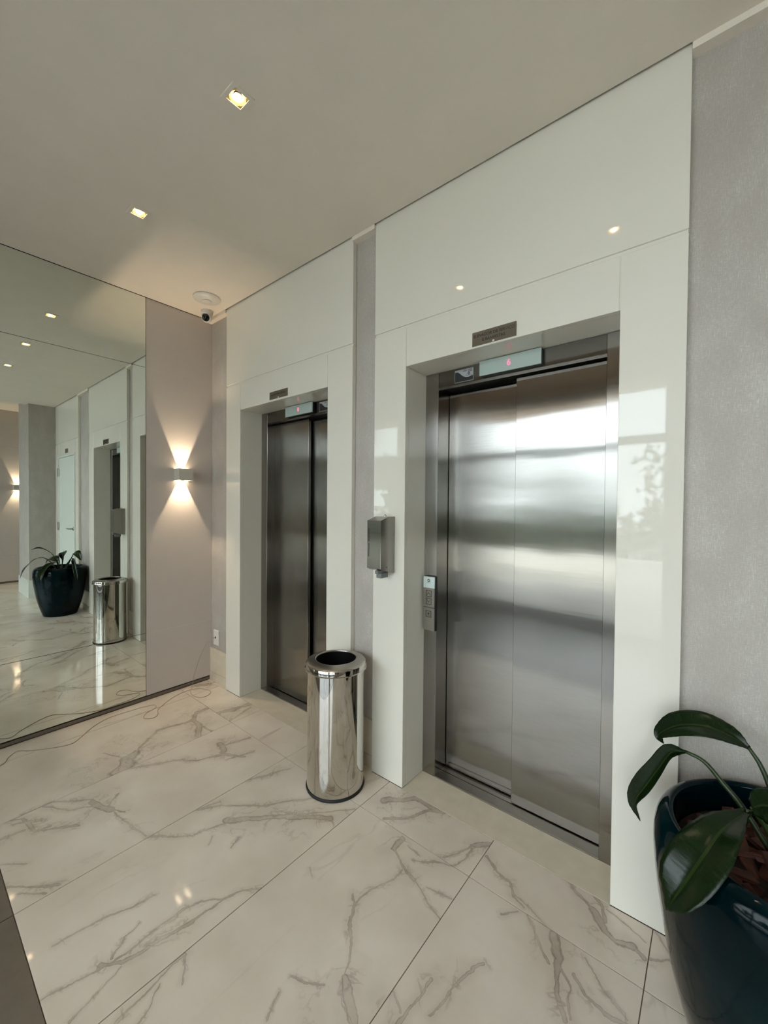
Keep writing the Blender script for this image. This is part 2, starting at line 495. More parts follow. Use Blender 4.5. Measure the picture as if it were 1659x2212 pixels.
def vein_group():
    g = bpy.data.node_groups.new('vein_segment', 'ShaderNodeTree')
    for nm, t in (('P', 'NodeSocketVector'), ('A', 'NodeSocketVector'), ('B', 'NodeSocketVector'), ('W', 'NodeSocketFloat')):
        g.interface.new_socket(nm, in_out='INPUT', socket_type=t)
    g.interface.new_socket('D', in_out='OUTPUT', socket_type='NodeSocketFloat')
    gi = g.nodes.new('NodeGroupInput')
    go = g.nodes.new('NodeGroupOutput')

    def vm(op, a, b=None):
        n = g.nodes.new('ShaderNodeVectorMath')
        n.operation = op
        g.links.new(a, n.inputs[0])
        if b is not None:
            g.links.new(b, n.inputs[1])
        return n
    pa = vm('SUBTRACT', gi.outputs['P'], gi.outputs['A']).outputs[0]
    ba = vm('SUBTRACT', gi.outputs['B'], gi.outputs['A']).outputs[0]
    d1 = vm('DOT_PRODUCT', pa, ba).outputs['Value']
    d2 = vm('DOT_PRODUCT', ba, ba).outputs['Value']
    dv = g.nodes.new('ShaderNodeMath')
    dv.operation = 'DIVIDE'
    dv.use_clamp = True
    g.links.new(d1, dv.inputs[0])
    g.links.new(d2, dv.inputs[1])
    sc = g.nodes.new('ShaderNodeVectorMath')
    sc.operation = 'SCALE'
    g.links.new(ba, sc.inputs[0])
    g.links.new(dv.outputs[0], sc.inputs['Scale'])
    ln = vm('LENGTH', vm('SUBTRACT', pa, sc.outputs[0]).outputs[0]).outputs['Value']
    dd = g.nodes.new('ShaderNodeMath')
    dd.operation = 'DIVIDE'
    g.links.new(ln, dd.inputs[0])
    g.links.new(gi.outputs['W'], dd.inputs[1])
    g.links.new(dd.outputs[0], go.inputs['D'])
    return g


VG = vein_group()


def marble(name, segs, seed):
    """polished white marble tile: drawn veins (if any) bent by noise, plus faint random veining"""
    k = NT(name)
    tc = k.n('ShaderNodeTexCoord')
    P = tc.outputs['Object']
    warp = k.noise(9.0, 4, 0.6, vec=P)
    wv = k.n('ShaderNodeVectorMath', operation='SUBTRACT')
    k.l(warp.outputs['Color'], wv.inputs[0])
    wv.inputs[1].default_value = (0.5, 0.5, 0.5)
    ws = k.n('ShaderNodeVectorMath', operation='MULTIPLY')
    k.l(wv.outputs[0], ws.inputs[0])
    ws.inputs[1].default_value = (0.034, 0.034, 0.0)
    wa = k.n('ShaderNodeVectorMath', operation='ADD')
    k.l(P, wa.inputs[0])
    w2 = k.noise(46.0, 3, 0.6, vec=P)
    w2s = k.n('ShaderNodeVectorMath', operation='SUBTRACT')
    k.l(w2.outputs['Color'], w2s.inputs[0])
    w2s.inputs[1].default_value = (0.5, 0.5, 0.5)
    w2m = k.n('ShaderNodeVectorMath', operation='MULTIPLY_ADD')
    k.l(w2s.outputs[0], w2m.inputs[0])
    w2m.inputs[1].default_value = (0.011, 0.011, 0.0)
    k.l(ws.outputs[0], w2m.inputs[2])
    k.l(w2m.outputs[0], wa.inputs[1])
    dens = k.noise(14.0, 3, 0.6, vec=P)
    # faint background veining
    mp = k.n('ShaderNodeMapping')
    mp.inputs['Location'].default_value = (seed * 3.7, seed * 1.3, 0)
    mp.inputs['Rotation'].default_value = (0, 0, 0.6 + 0.35 * ((seed * 7) % 5 - 2))
    mp.inputs['Scale'].default_value = (2.6, 0.9, 1)
    k.l(P, mp.inputs['Vector'])
    n1 = k.noise(1.0, 5, 0.55, vec=mp.outputs[0], dist=0.6)
    r1 = k.math('ABSOLUTE', k.math('SUBTRACT', n1.outputs['Fac'], 0.5))
    ridge = k.math('SUBTRACT', 1.0, k.math('MULTIPLY', r1, 55.0 if not segs else 75.0), True)
    msk = k.noise(2.2, 2, vec=mp.outputs[0])
    mk = k.math('MULTIPLY', k.math('SUBTRACT', msk.outputs['Fac'], 0.47), 5.0, True)
    faint = k.math('MULTIPLY', ridge, k.math('MULTIPLY', mk, 0.75 if not segs else 0.16))
    total = faint
    if segs:
        cur = None
        for s in segs:
            g = k.n('ShaderNodeGroup')
            g.node_tree = VG
            k.l(wa.outputs[0], g.inputs['P'])
            g.inputs['A'].default_value = (s[0], s[1], 0)
            g.inputs['B'].default_value = (s[2], s[3], 0)
            g.inputs['W'].default_value = max(s[4] * (1.3 if s[4] < 0.005 else 1.9 if s[4] < 0.009 else 2.5), 0.0020)
            cur = g.outputs[0] if cur is None else k.math('MINIMUM', cur, g.outputs[0])
        wid = k.noise(8.0, 2, 0.5, vec=P)
        cur = k.math('DIVIDE', cur, k.math('ADD', 0.30, k.math('MULTIPLY', k.math('MULTIPLY', wid.outputs['Fac'], wid.outputs['Fac']), 3.0)))
        # solid core with a ragged soft edge
        rag = k.math('ADD', cur, k.math('MULTIPLY', k.math('SUBTRACT', dens.outputs['Fac'], 0.5), 1.2))
        core = k.math('MULTIPLY', k.math('SUBTRACT', 1.9, rag), 0.85, True)
        rim = k.math('SUBTRACT', 1.0, k.math('MULTIPLY', k.math('ABSOLUTE', k.math('SUBTRACT', rag, 1.15)), 2.2), True)
        near = k.math('SUBTRACT', 1.0, k.math('DIVIDE', cur, 9.0), True)
        halo = k.math('MULTIPLY', k.math('MULTIPLY', near, dens.outputs['Fac']), 0.34)
        n2 = k.noise(7.0, 4, 0.55, vec=wa.outputs[0], dist=0.4)
        r2 = k.math('SUBTRACT', 1.0, k.math('MULTIPLY', k.math('ABSOLUTE', k.math('SUBTRACT', n2.outputs['Fac'], 0.5)), 32.0), True)
        wisp = k.math('MULTIPLY', r2, k.math('MULTIPLY', near, 0.62))
        brk = k.noise(5.0, 3, 0.6, vec=P)
        fade = k.math('ADD', 0.45, k.math('MULTIPLY', k.math('SUBTRACT', brk.outputs['Fac'], 0.32), 2.2, True), True)
        core = k.math('MULTIPLY', core, fade)
        vv = k.math('ADD', k.math('MULTIPLY', core, k.math('ADD', 0.20, k.math('MULTIPLY', dens.outputs['Fac'], 0.62))), k.math('MULTIPLY', k.math('MULTIPLY', rim, dens.outputs['Fac']), 0.80), True)
        total = k.math('MAXIMUM', k.math('MAXIMUM', k.math('MAXIMUM', faint, vv), wisp), halo)
    cl = k.noise(3.2, 4, vec=P)
    base = k.ramp(cl.outputs['Fac'], [(0.3, lin(216, 203, 186)), (0.7, lin(232, 221, 206))])
    k.l(k.mix(total, base, lin(134, 117, 100)), k.b.inputs['Base Color'])
    k.set(Roughness=0.05)
    k.b.inputs['Specular IOR Level'].default_value = 0.5
    return k.m


def grey_tile_mat():
    k = NT('warm_grey_floor_tile')
    nz = k.noise(3.0, 5, 0.6, vec=k.pos())
    k.l(k.ramp(nz.outputs['Fac'], [(0.3, lin(104, 94, 82)), (0.7, lin(124, 114, 101))]), k.b.inputs['Base Color'])
    k.set(Roughness=0.16)
    return k.m


M['grey_tile'] = grey_tile_mat()

H = 3.048          # lobby ceiling
HH = 3.20          # higher ceiling beyond the pier
XR = 6.84          # far wall
YF = -3.40         # window wall
ZO = 2.2267        # lift opening height
OPEN = ((0.4945, 1.4764), (2.0739, 3.0532))

# ---------------------------------------------------------------- floor
fl = struct('floor', box(-0.05, XR + 0.05, YF, 0.5, -0.06, -0.0025), M['grout'], 'tiled lobby floor with brown joints', 'floor')
xj = [0.0, 0.19] + [0.19 + 0.6 * k for k in range(1, 12)]
xj = [x for x in xj if x < XR] + [XR]
G = 0.0015
plain_marble = [marble('white_marble_plain', None, s) for s in (1, 2, 3, 4)]
for row, (y1, y0) in enumerate(((0.0, -0.235), (-0.235, -1.44))):
    for k in range(len(xj) - 1):
        segs = VEINS.get((row, k))
        mat = marble('white_marble_veined', segs, k + row * 3) if segs else plain_marble[(k * 3 + row) % 4]
        ya = y1 - G
        if row == 0 and (xj[k] < 0.29 or 1.69 < xj[k + 1] or 1.2 < xj[k]):
            pass
        obj('tile', box(xj[k] + G, xj[k + 1] - G, y0 + G, ya, -0.012, 0.0, 0.0003), mat, fl)
for row, (y1, y0) in enumerate(((-1.44, -2.64), (-2.64, -3.40))):
    for k in range(len(xj) - 1):
        obj('tile', box(xj[k] + G, xj[k + 1] - G, y0 + G, y1 - G, -0.012, 0.0, 0.0006), M['grey_tile'], fl)
# floor inside the wallpaper recesses, and the stone thresholds of the two lift openings
for x0, x1 in ((0.0, 0.293), (1.688, 1.8589), (3.2528, 3.74)):
    obj('tile', box(x0, x1, 0.0, 0.03, -0.012, 0.0), plain_marble[0], fl)
for x0, x1 in OPEN:
    obj('threshold', box(x0, x1, 0.0008, 0.19, -0.012, 0.0005, 0.0008), M['beige_stone'], fl)

# ---------------------------------------------------------------- ceiling (with the downlight holes cut through)
DL = [(0.9375, -0.8625), (1.9040, -0.8625), (2.8700, -0.8625)]
hs = 0.032
xs = sorted([0.006, 5.15] + [v for x, _ in DL for v in (x - hs, x + hs)])
ys = [YF, -0.8625 - hs, -0.8625 + hs, -0.012]
bm = bmesh.new()
for i in range(len(xs) - 1):
    for j in range(3):
        cx_, cy_ = (xs[i] + xs[i + 1]) / 2, (ys[j] + ys[j + 1]) / 2
        if any(abs(cx_ - x) < hs and abs(cy_ - y) < hs for x, y in DL):
            continue
        bx(bm, xs[i], xs[i + 1], ys[j], ys[j + 1], H, H + 0.035)
bx(bm, -0.2, XR + 0.2, YF - 0.2, 0.6, HH, HH + 0.1)
bx(bm, 5.12, 5.15, YF, -0.335, H + 0.035, HH)
ceil = struct('ceiling', bm, M['paint'], 'smooth white painted lobby ceiling', 'ceiling')

# ---------------------------------------------------------------- lift wall and its cladding
bm = bmesh.new()
for x0, x1 in ((-0.2, 0.4845), (1.4864, 2.0639), (3.0632, 5.02)):
    bx(bm, x0, x1, 0.03, 0.5, -0.05, ZO + 0.01)
bx(bm, -0.2, 5.02, 0.03, 0.5, ZO + 0.01, HH + 0.05)
bx(bm, -0.2, 5.02, 0.5, 0.56, -0.05, HH + 0.05)
bx(bm, 5.02, XR + 0.2, 0.02, 0.56, -0.05, HH + 0.05)
wb = struct('wall_back', bm, M['wallpaper'], 'lift wall with grey woven wallpaper strips between white panels', 'wall')

ZJ0, ZJ1 = 2.427, 2.443     # the wide horizontal joint
PT = 3.062
PX = ((0.293, 1.688), (1.8589, 3.2528))
for (px0, px1), (ox0, ox1) in zip(PX, OPEN):
    obj('wall_panel', box(px0, px1, 0.0, 0.029, ZJ1, PT, 0.0012), M['panel'], wb)
    for xa in (ox0, ox1 - 0.0035):
        obj('joint_filler', box(xa, xa + 0.0035, 0.003, 0.029, ZO + 0.001, ZJ0), M['panel'], wb)
    obj('wall_panel', box(ox0 + 0.0035, ox1 - 0.0035, 0.0, 0.029, ZO, ZJ0, 0.0012), M['panel'], wb)
    obj('wall_panel', box(px0, ox0, 0.0, 0.029, 0.0015, ZJ0, 0.0012), M['panel'], wb)
    obj('wall_panel', box(ox1, px1, 0.0, 0.029, 0.0015, ZJ0, 0.0012), M['panel'], wb)
    obj('joint_filler', box(px0 + 0.002, px1 - 0.002, 0.007, 0.029, ZJ0, ZJ1), M['panel'], wb)
    # reveals: two sides and the soffit
    obj('reveal_panel', box(ox0 - 0.006, ox0, 0.029, 0.30, 0.0015, ZO), M['panel'], wb)
    obj('reveal_panel', box(ox1, ox1 + 0.006, 0.029, 0.30, 0.0015, ZO), M['panel'], wb)
    obj('reveal_panel', box(ox0, ox1, 0.029, 0.30, ZO, ZO + 0.006), M['panel'], wb)
# cladding round the white service door, further along
obj('wall_panel', box(3.74, 5.0, 0.0, 0.029, ZJ1, PT, 0.0012), M['panel'], wb)
obj('joint_filler', box(3.742, 4.998, 0.007, 0.029, ZJ0, ZJ1), M['panel'], wb)
obj('wall_panel', box(3.895, 4.79, 0.0, 0.029, 2.235, ZJ0, 0.0012), M['panel'], wb)
obj('wall_panel', box(3.74, 3.89, 0.0, 0.029, 0.0015, ZJ0, 0.0012), M['panel'], wb)
obj('wall_panel', box(4.795, 5.0, 0.0, 0.029, 0.0015, ZJ0, 0.0012), M['panel'], wb)

# stone baseboards and head laths of the wallpaper strips
bb = tag(thing('baseboard_back', (0, 0, 0), 'pale stone baseboards under the grey wallpaper strips', 'baseboard'), 'pale stone baseboards under the grey wallpaper strips', None, None, 'structure')
hl = tag(thing('trim_1', (0, 0, 0), 'slim pale laths heading the grey wallpaper strips', 'trim'), 'slim pale laths heading the grey wallpaper strips', None, None, 'structure')
for x0, x1 in ((0.0015, 0.2925), (1.6885, 1.8585), (3.2533, 3.7395)):
    obj('baseboard_course', box(x0, x1, 0.014, 0.0298, 0.0, 0.072, 0.001), M['beige_stone'], bb)
    obj('baseboard_course', box(x0, x1, 0.017, 0.0298, 0.074, 0.275, 0.001), M['beige_stone'], bb)
    obj('lath', box(x0, x1, -0.0118, 0.0298, 3.024, 3.0478), M['paint'], hl)

# ---------------------------------------------------------------- left wall, boards, mirror
wl_ = struct('wall_left', box(-0.22, -0.016, YF, 0.03, -0.05, HH + 0.05), M['dark_gap'], 'left lobby wall carrying the big mirror', 'wall')
for z0, z1 in ((0.034, 0.5095), (0.5115, 2.5215), (2.5235, 3.0465)):
    obj('wall_board', box(-0.016, 0.0, -0.4825, 0.0285, z0, z1, 0.0005), M['board'], wl_)
for z in (0.5105, 2.5225):
    obj('joint_filler', box(-0.0155, -0.0012, -0.482, 0.028, z - 0.001, z + 0.001), M['white_plastic'], wl_)
mir = thing('wall_mirror', (0, -1.9, 0), 'frameless wall mirror in wide panes covering the left wall', 'mirror')
for z0, z1 in ((0.034, 0.5115), (0.5137, 2.5235), (2.5257, 3.0465)):
    obj('mirror_pane', box(-0.0155, 0.0, -3.36, -0.4865, z0, z1, 0.0004), M['mirror'], mir)
bl = struct('baseboard_left', box(-0.016, 0.004, -3.38, 0.013, 0.005, 0.027, 0.001), M['alu'], 'narrow grey metal strip under the mirror wall', 'baseboard')

# ---------------------------------------------------------------- pier, far wall, window wall
struct('wall_pier', box(5.0, 5.75, -0.335, 0.03, 0.0, HH), M['wallpaper'], 'grey papered pier standing past the white service door', 'wall')
bm = bmesh.new()
bx(bm, 4.988, 5.762, -0.347, -0.335, 0.0, 0.275, 0.001)
bx(bm, 4.988, 5.0, -0.335, -0.001, 0.0, 0.275, 0.001)
bx(bm, 5.75, 5.762, -0.335, 0.019, 0.0, 0.275, 0.001)
struct('baseboard_pier', bm, M['door_white'], 'tall white baseboard round the grey pier', 'baseboard')
wr = struct('wall_right', box(XR, XR + 0.2, YF, 0.02, -0.05, HH + 0.05), M['dark_gap'], 'far end wall facing the mirror', 'wall')
for z0, z1 in ((0.034, 0.5095), (0.5115, 2.5215), (2.5235, HH)):
    obj('wall_board', box(XR - 0.014, XR, YF, 0.0195, z0, z1, 0.0005), M['board'], wr)
struct('baseboard_right', box(XR - 0.005, XR, YF, 0.0195, 0.004, 0.027), M['alu'], 'narrow grey metal strip under the far end wall', 'baseboard')

WIN = ((0.6, 2.93), (3.15, 5.2), (5.4, 6.7))  # last opening is added, to light the far end wall
ZH = 2.98
bm = bmesh.new()
for x0, x1 in ((-0.2, 0.6), (2.93, 3.15), (5.2, 5.4), (6.7, XR + 0.2)):
    bx(bm, x0, x1, YF - 0.2, YF, -0.05, ZH)
bx(bm, -0.2, XR + 0.2, YF - 0.2, YF, ZH, HH + 0.05)
struct('wall_front', bm, M['paint'], 'window wall behind the viewer', 'wall')
for n, ((x0, x1), cols) in enumerate(zip(WIN, (2, 2, 1))):
    w = tag(thing('window_%d' % (n + 1), ((x0 + x1) / 2, YF - 0.1, 0), 'full-height window with dark frame and transom', 'window'),
            ('widest', 'two-bay', 'added single-bay')[n] + ' full-height window with dark frame and transom', None, None, 'structure')
    f = bmesh.new()
    y0, y1 = YF - 0.13, YF - 0.07
    bx(f, x0, x1, y0, y1, 0.0, 0.08)
    bx(f, x0, x1, y0, y1, ZH - 0.06, ZH)
    bx(f, x0, x1, y0, y1, 2.20, 2.29)
    for i in range(cols + 1):
        xc = x0 + (x1 - x0) * i / cols
        a, b = max(x0, xc - 0.028), min(x1, xc + 0.028)
        for z0, z1 in ((0.08, 2.20), (2.29, ZH - 0.06)):
            bx(f, a, b, y0, y1, z0, z1)
    obj('window_frame', f, M['frame_grey'], w)
    for i in range(cols):
        a = x0 + (x1 - x0) * i / cols + 0.02
        b = x0 + (x1 - x0) * (i + 1) / cols - 0.02
        for z0, z1 in ((0.07, 2.21), (2.28, ZH - 0.05)):
            g = bmesh.new()
            vs = [g.verts.new(p) for p in ((a, YF - 0.1, z0), (b, YF - 0.1, z0), (b, YF - 0.1, z1), (a, YF - 0.1, z1))]
            g.faces.new(vs)
            obj('pane', g, M['glass'], w)

# ---------------------------------------------------------------- service door past the pot
d1 = tag(thing('door_1', (4.34, 0.0, 0), 'white service door with steel lever handle', 'door'), 'white service door with steel lever handle', None, None, 'structure')
fm = bmesh.new()
bx(fm, 3.8925, 3.915, -0.012, 0.028, 0.0, 2.232, 0.001)
bx(fm, 4.77, 4.7925, -0.012, 0.028, 0.0, 2.232, 0.001)
bx(fm, 3.915, 4.77, -0.012, 0.028, 2.205, 2.232, 0.001)
obj('door_frame', fm, M['door_white'], d1)
leaf_d = obj('door_leaf', box(3.918, 4.767, -0.006, 0.026, 0.006, 2.200, 0.001), M['door_white'], d1)
hm = bmesh.new()
lathe(hm, [(0.026, -0.012), (0.026, -0.006)], (3.975, 0, 1.12), 20, 'y', True)
tube(hm, [(3.975, -0.010, 1.12), (3.975, -0.055, 1.12)], 0.009)
tube(hm, [(3.970, -0.055, 1.12), (4.10, -0.055, 1.12)], 0.009)
obj('door_handle', hm, M['satin'], leaf_d, True)
for z in (0.35, 1.13, 1.98):
    g = bmesh.new()
    bx(g, 4.745, 4.80, -0.018, -0.008, z - 0.06, z + 0.06, 0.002)
    tube(g, [(4.772, -0.02, z - 0.065), (4.772, -0.02, z + 0.065)], 0.008)
    obj('hinge', g, M['satin'], d1)

# ---------------------------------------------------------------- lifts
SEG7 = None


def elevator(ox0, ox1, flip, label, digit, dlabel, group='lift entrances in the white wall'):
    """flip False: sticker left of the display, slow panel on the left behind; flip True: the mirror image"""
    mx = (lambda x: ox0 + ox1 - x) if flip else (lambda x: x)
    o_ = lambda x: ox0 + x

    def B(x0, x1, y0, y1, z0, z1, bev=0.0):
        a, b = sorted((mx(o_(x0)), mx(o_(x1))))
        return box(a, b, y0, y1, z0, z1, bev)
    W = ox1 - ox0
    cl, cr = 0.082, W - 0.078
    mid = (cl + cr) / 2
    e = thing('elevator', ((ox0 + ox1) / 2, 0.19, 0), label, 'elevator', group)
    obj('jamb', B(0.0005, cl, 0.19, 0.345, 0.0008, ZO - 0.001, 0.0012), M['steel_frame'], e)
    obj('jamb', B(cr, W - 0.0005, 0.19, 0.345, 0.0008, ZO - 0.001, 0.0012), M['steel_frame'], e)
    obj('header', B(cl, cr, 0.192, 0.236, 2.143, ZO - 0.001, 0.0012), M['steel_header_shaded'], e)
    obj('gap_shade', B(cl, cr, 0.237, 0.345, 2.150, ZO - 0.001), M['dark_gap'], e)  # black block standing in for the shade under the header
    obj('door_panel', B(mid - 0.004, cr - 0.001, 0.262, 0.288, 0.010, 2.139, 0.0015), M['steel'], e)
    obj('door_panel', B(cl + 0.002, mid + 0.02, 0.306, 0.332, 0.010, 2.139, 0.0015), M['steel'], e)
    obj('gap_shade', B(cl, cr, 0.338, 0.345, 0.0, 2.143), M['dark_gap'], e)  # black sheet standing in for the shade behind the door panels
    sill = bmesh.new()
    for ya, yb in ((0.1905, 0.256), (0.2915, 0.2965), (0.300, 0.3045), (0.308, 0.337)):
        a, b = sorted((mx(o_(cl)), mx(o_(cr))))
        bx(sill, a, b, ya, yb, 0.0005, 0.006)
    a, b = sorted((mx(o_(cl)), mx(o_(cr))))
    bx(sill, a, b, 0.260, 0.2885, 0.0005, 0.006)
    s = obj('sill', sill, M['satin'], e)
    obj('sill_groove', B(cl, cr, 0.1905, 0.338, -0.004, 0.0006), M['dark_gap'], s)
    # floor display
    db = thing('floor_display', (mx(o_(0.488)), 0.19, 2.187), dlabel, 'floor display', 'floor displays over the lifts')
    obj('backing', B(0.338, 0.640, 0.172, 0.1915, 2.150, 2.2215, 0.001), M['black'], db)
    obj('display_glass', B(0.336, 0.640, 0.163, 0.172, 2.1515, 2.2235, 0.001), M['display'], db)
    lettering('digit', digit, 0.040, (mx(o_(0.488)), 0.1624, 2.1875), M['digit'], db)
    # maintenance sticker: grey with a black wave, ring emblem and illegible fine print
    st = obj('sticker', B(0.181, 0.289, 0.1908, 0.192, 2.150, 2.2145), M['sticker_grey'], e)
    sx0, sx1 = sorted((mx(o_(0.181)), mx(o_(0.289))))
    wv = bmesh.new()
    top = [(0.0, 0.052), (0.010, 0.053), (0.020, 0.050), (0.032, 0.040), (0.045, 0.028), (0.062, 0.020), (0.080, 0.018), (0.104, 0.024)]
    prism(wv, [(sx0 + 0.002 + x, 2.152 + z) for x, z in [(0, 0)] + top + [(0.104, 0.0)]], 'y', 0.1902, 0.1908)
    obj('black_wave', wv, M['black'], st)
    pr = bmesh.new()
    for z, w0 in ((2.2085, 0.052), (2.2035, 0.056), (2.1985, 0.036)):
        n = int(w0 / 0.006)
        for i in range(n):
            if i % 5 != 4:
                bx(pr, sx1 - 0.006 - (i + 1) * 0.006, sx1 - 0.0072 - i * 0.006, 0.1903, 0.1908, z - 0.0012, z + 0.0012)
    for i in range(9):
        bx(pr, sx1 - 0.008 - (i + 1) * 0.004, sx1 - 0.009 - i * 0.004, 0.1903, 0.1908, 2.1785, 2.1803)
    obj('fine_print', pr, M['black'], st)
    em = bmesh.new()
    lathe(em, [(0.0066, 0.1908), (0.0066, 0.1902), (0.003, 0.1902), (0.003, 0.1908)], (sx1 - 0.026, 0, 2.189), 20, 'y')
    obj('ring_emblem', em, M['black'], st)
    return e


elevator(*OPEN[0], True, 'farther steel elevator doorway, next to the mirror corner, half hidden by its recess', '0',
         'pale floor display with red 0 over the farther lift doors')
elevator(*OPEN[1], False, 'nearer steel elevator doorway, between trash bin and blue planter', '6',
         'pale floor display with red 6 over the nearer lift doors')


def sign(x0, x1, z0, z1, lines, label, stud=True):
    s = thing('elevator_sign', ((x0 + x1) / 2, 0, (z0 + z1) / 2), label, 'sign', 'steel signs over the doors')
    p = obj('plate', box(x0, x1, -0.0035, 0.0, z0, z1, 0.0006), M['sign_steel'], s)
    for t, size, z in lines:
        lettering('lettering', t, size, ((x0 + x1) / 2, -0.0037, z), M['black'], p)
    if stud:
        obj('stud', box((x0 + x1) / 2 - 0.0045, (x0 + x1) / 2 + 0.0045, -0.005, -0.0035, z0 + 0.001, z0 + 0.009), M['white_plastic'], p)
    return s


sign(2.455, 2.663, 2.2345, 2.2975, [('ELEVADOR DE SERVI\u00c7O', 0.0182, 2.2775), ('E BANHISTAS', 0.0182, 2.2555)],
     'two-line steel sign reading ELEVADOR DE SERVI\u00c7O E BANHISTAS over the nearer lift')
sign(0.878, 1.084, 2.239, 2.292, [('ELEVADOR SOCIAL', 0.0190, 2.268)], 'one-line steel sign reading ELEVADOR SOCIAL over the farther lift')
sign(4.26, 4.42, 2.262, 2.326, [], 'blank-looking steel sign over the white service door', False)

# ---------------------------------------------------------------- lift call panel
cp = thing('call_panel', (2.124, 0.19, 0.96), 'slim steel call panel with arrow buttons beside the nearer lift', 'call panel')
obj('housing', box(2.090, 2.162, 0.170, 0.1900, 0.814, 1.112, 0.001), M['black'], cp)
obj('logo_plate', box(2.0875, 2.160, 0.163, 0.170, 1.0485, 1.111, 0.0008), M['button_plate'], cp)
fu = obj('face_plate', box(2.0875, 2.160, 0.163, 0.170, 0.9435, 1.0475, 0.0008), M['satin'], cp)
fd = obj('face_plate', box(2.0875, 2.160, 0.163, 0.170, 0.8160, 0.9405, 0.0008), M['satin'], cp)
em = bmesh.new()
lathe(em, [(0.0088, 0.1632), (0.0088, 0.1624), (0.0042, 0.1624), (0.0042, 0.1632)], (2.1225, 0, 1.0905), 20, 'y')
for i in range(7):
    bx(em, 2.1095 + i * 0.0038, 2.1122 + i * 0.0038, 0.1624, 0.1632, 1.0765, 1.0785)
obj('ring_emblem', em, M['frame_grey'], cp)


def button(xc, zc, mark):
    rim = bmesh.new()
    s = 0.0175
    for a, b, c_, d in ((-s, s, s - 0.0022, s), (-s, s, -s, -s + 0.0022), (-s, -s + 0.0022, -s, s), (s - 0.0022, s, -s, s)):
        bx(rim, xc + a, xc + b, 0.1615, 0.1632, zc + c_, zc + d)
    b = obj('button', rim, M['black'], fu if mark else fd)
    f = bmesh.new()
    if mark:
        q = 0.0075 * mark
        prism(f, [(xc - 0.011, zc - q), (xc, zc + q), (xc + 0.011, zc - q), (xc + 0.011, zc - q - 0.003 * mark), (xc, zc + q - 0.004 * mark), (xc - 0.011, zc - q - 0.003 * mark)], 'y', 0.1618, 0.1632)
    else:
        lathe(f, [(0.0055, 0.1632), (0.0055, 0.1622), (0.0022, 0.1622), (0.0022, 0.1632)], (xc, 0, zc + 0.002), 14, 'y')
        bx(f, xc - 0.006, xc + 0.006, 0.1622, 0.1632, zc - 0.0085, zc - 0.0068)
    obj('button_mark', f, M['black'], fu if mark else fd)


button(2.123, 1.018, 1)
button(2.123, 0.976, -1)
button(2.123, 0.906, 0)

# ---------------------------------------------------------------- dispenser
dp = thing('dispenser', (1.965, 0.0, 1.29), 'steel wall dispenser with two slots, beside the nearer lift', 'dispenser')
b = bmesh.new()
prism(b, [(-0.119, 1.172), (-0.119, 1.4215), (-0.052, 1.4415), (-0.0005, 1.4415), (-0.0005, 1.143), (-0.012, 1.139), (-0.1, 1.163)], 'x', 1.918, 2.011)
bmesh.ops.bevel(b, geom=b.edges[:], offset=0.0014, segments=2, affect='EDGES', profile=0.5)
case = obj('case', b, M['steel_frame'], dp)
for z0, z1 in ((1.2325, 1.3025), (1.3105, 1.3825)):
    obj('sight_slot', box(1.9285, 1.9325, -0.1196, -0.1185, z0, z1), M['dark_gap'], case)
k_ = bmesh.new()
lathe(k_, [(0.008, 0), (0.008, 0.006), (0.004, 0.011), (0.0005, 0.012)], (1.966, -0.028, 1.4412), 16)
obj('lock', k_, M['chrome'], case, True)
k_ = bmesh.new()
bx(k_, 1.955, 1.992, -0.088, -0.03, 1.118, 1.146, 0.003)
bx(k_, 1.962, 1.986, -0.108, -0.05, 1.142, 1.160, 0.003)
obj('spout', k_, M['spout_grey'], dp)
k_ = bmesh.new()
lathe(k_, [(0.0035, 0), (0.0035, 0.0008), (0.0004, 0.001)], (0, 0, 0), 10)
bmesh.ops.rotate(k_, verts=k_.verts[:], matrix=Matrix.Rotation(math.pi / 2, 3, 'Y'))
bmesh.ops.translate(k_, verts=k_.verts[:], vec=(2.011, -0.068, 1.177))
obj('keyhole', k_, M['dark_gap'], case)

# ---------------------------------------------------------------- trash bin
tx, ty = 1.770, -0.196
tb = thing('trash_bin', (tx, ty, 0), 'tall round polished steel trash bin with an open ring lid', 'trash bin')
b = bmesh.new()
lathe(b, [(0.120, 0.012), (0.1525, 0.012), (0.1525, 0.655), (0.150, 0.655), (0.150, 0.03), (0.0, 0.03)], (tx, ty, 0), 72)
bmesh.ops.remove_doubles(b, verts=b.verts[:], dist=1e-5)
sharp(obj('body', b, M['chrome'], tb, True), 40)
b = bmesh.new()
lathe(b, [(0.1555, 0.0005), (0.1575, 0.006), (0.1565, 0.014), (0.1520, 0.016), (0.1520, 0.0005)], (tx, ty, 0), 64)
obj('base_ring', b, M['black_rubber'], tb, True)
b = bmesh.new()
lathe(b, [(0.1535, 0.634), (0.1650, 0.634), (0.1655, 0.6365), (0.1605, 0.6385), (0.1600, 0.6620), (0.1590, 0.6645)], (tx, ty, 0), 72)
lid = sharp(obj('lid', b, M['chrome'], tb, True), 40)
b = bmesh.new()
lathe(b, [(0.1590, 0.6645), (0.1550, 0.6685), (0.1480, 0.6720), (0.1300, 0.6775), (0.1140, 0.6820), (0.1100, 0.6825), (0.1075, 0.6805), (0.1068, 0.6760), (0.1068, 0.6600)], (tx, ty, 0), 72)
obj('lid_ring', b, M['satin'], lid, True)
b = bmesh.new()
lathe(b, [(0.1066, 0.674), (0.1050, 0.670), (0.100, 0.40), (0.0005, 0.38)], (tx, ty, 0), 40)
obj('liner_bag', b, M['liner'], tb, True)
sm = bmesh.new()
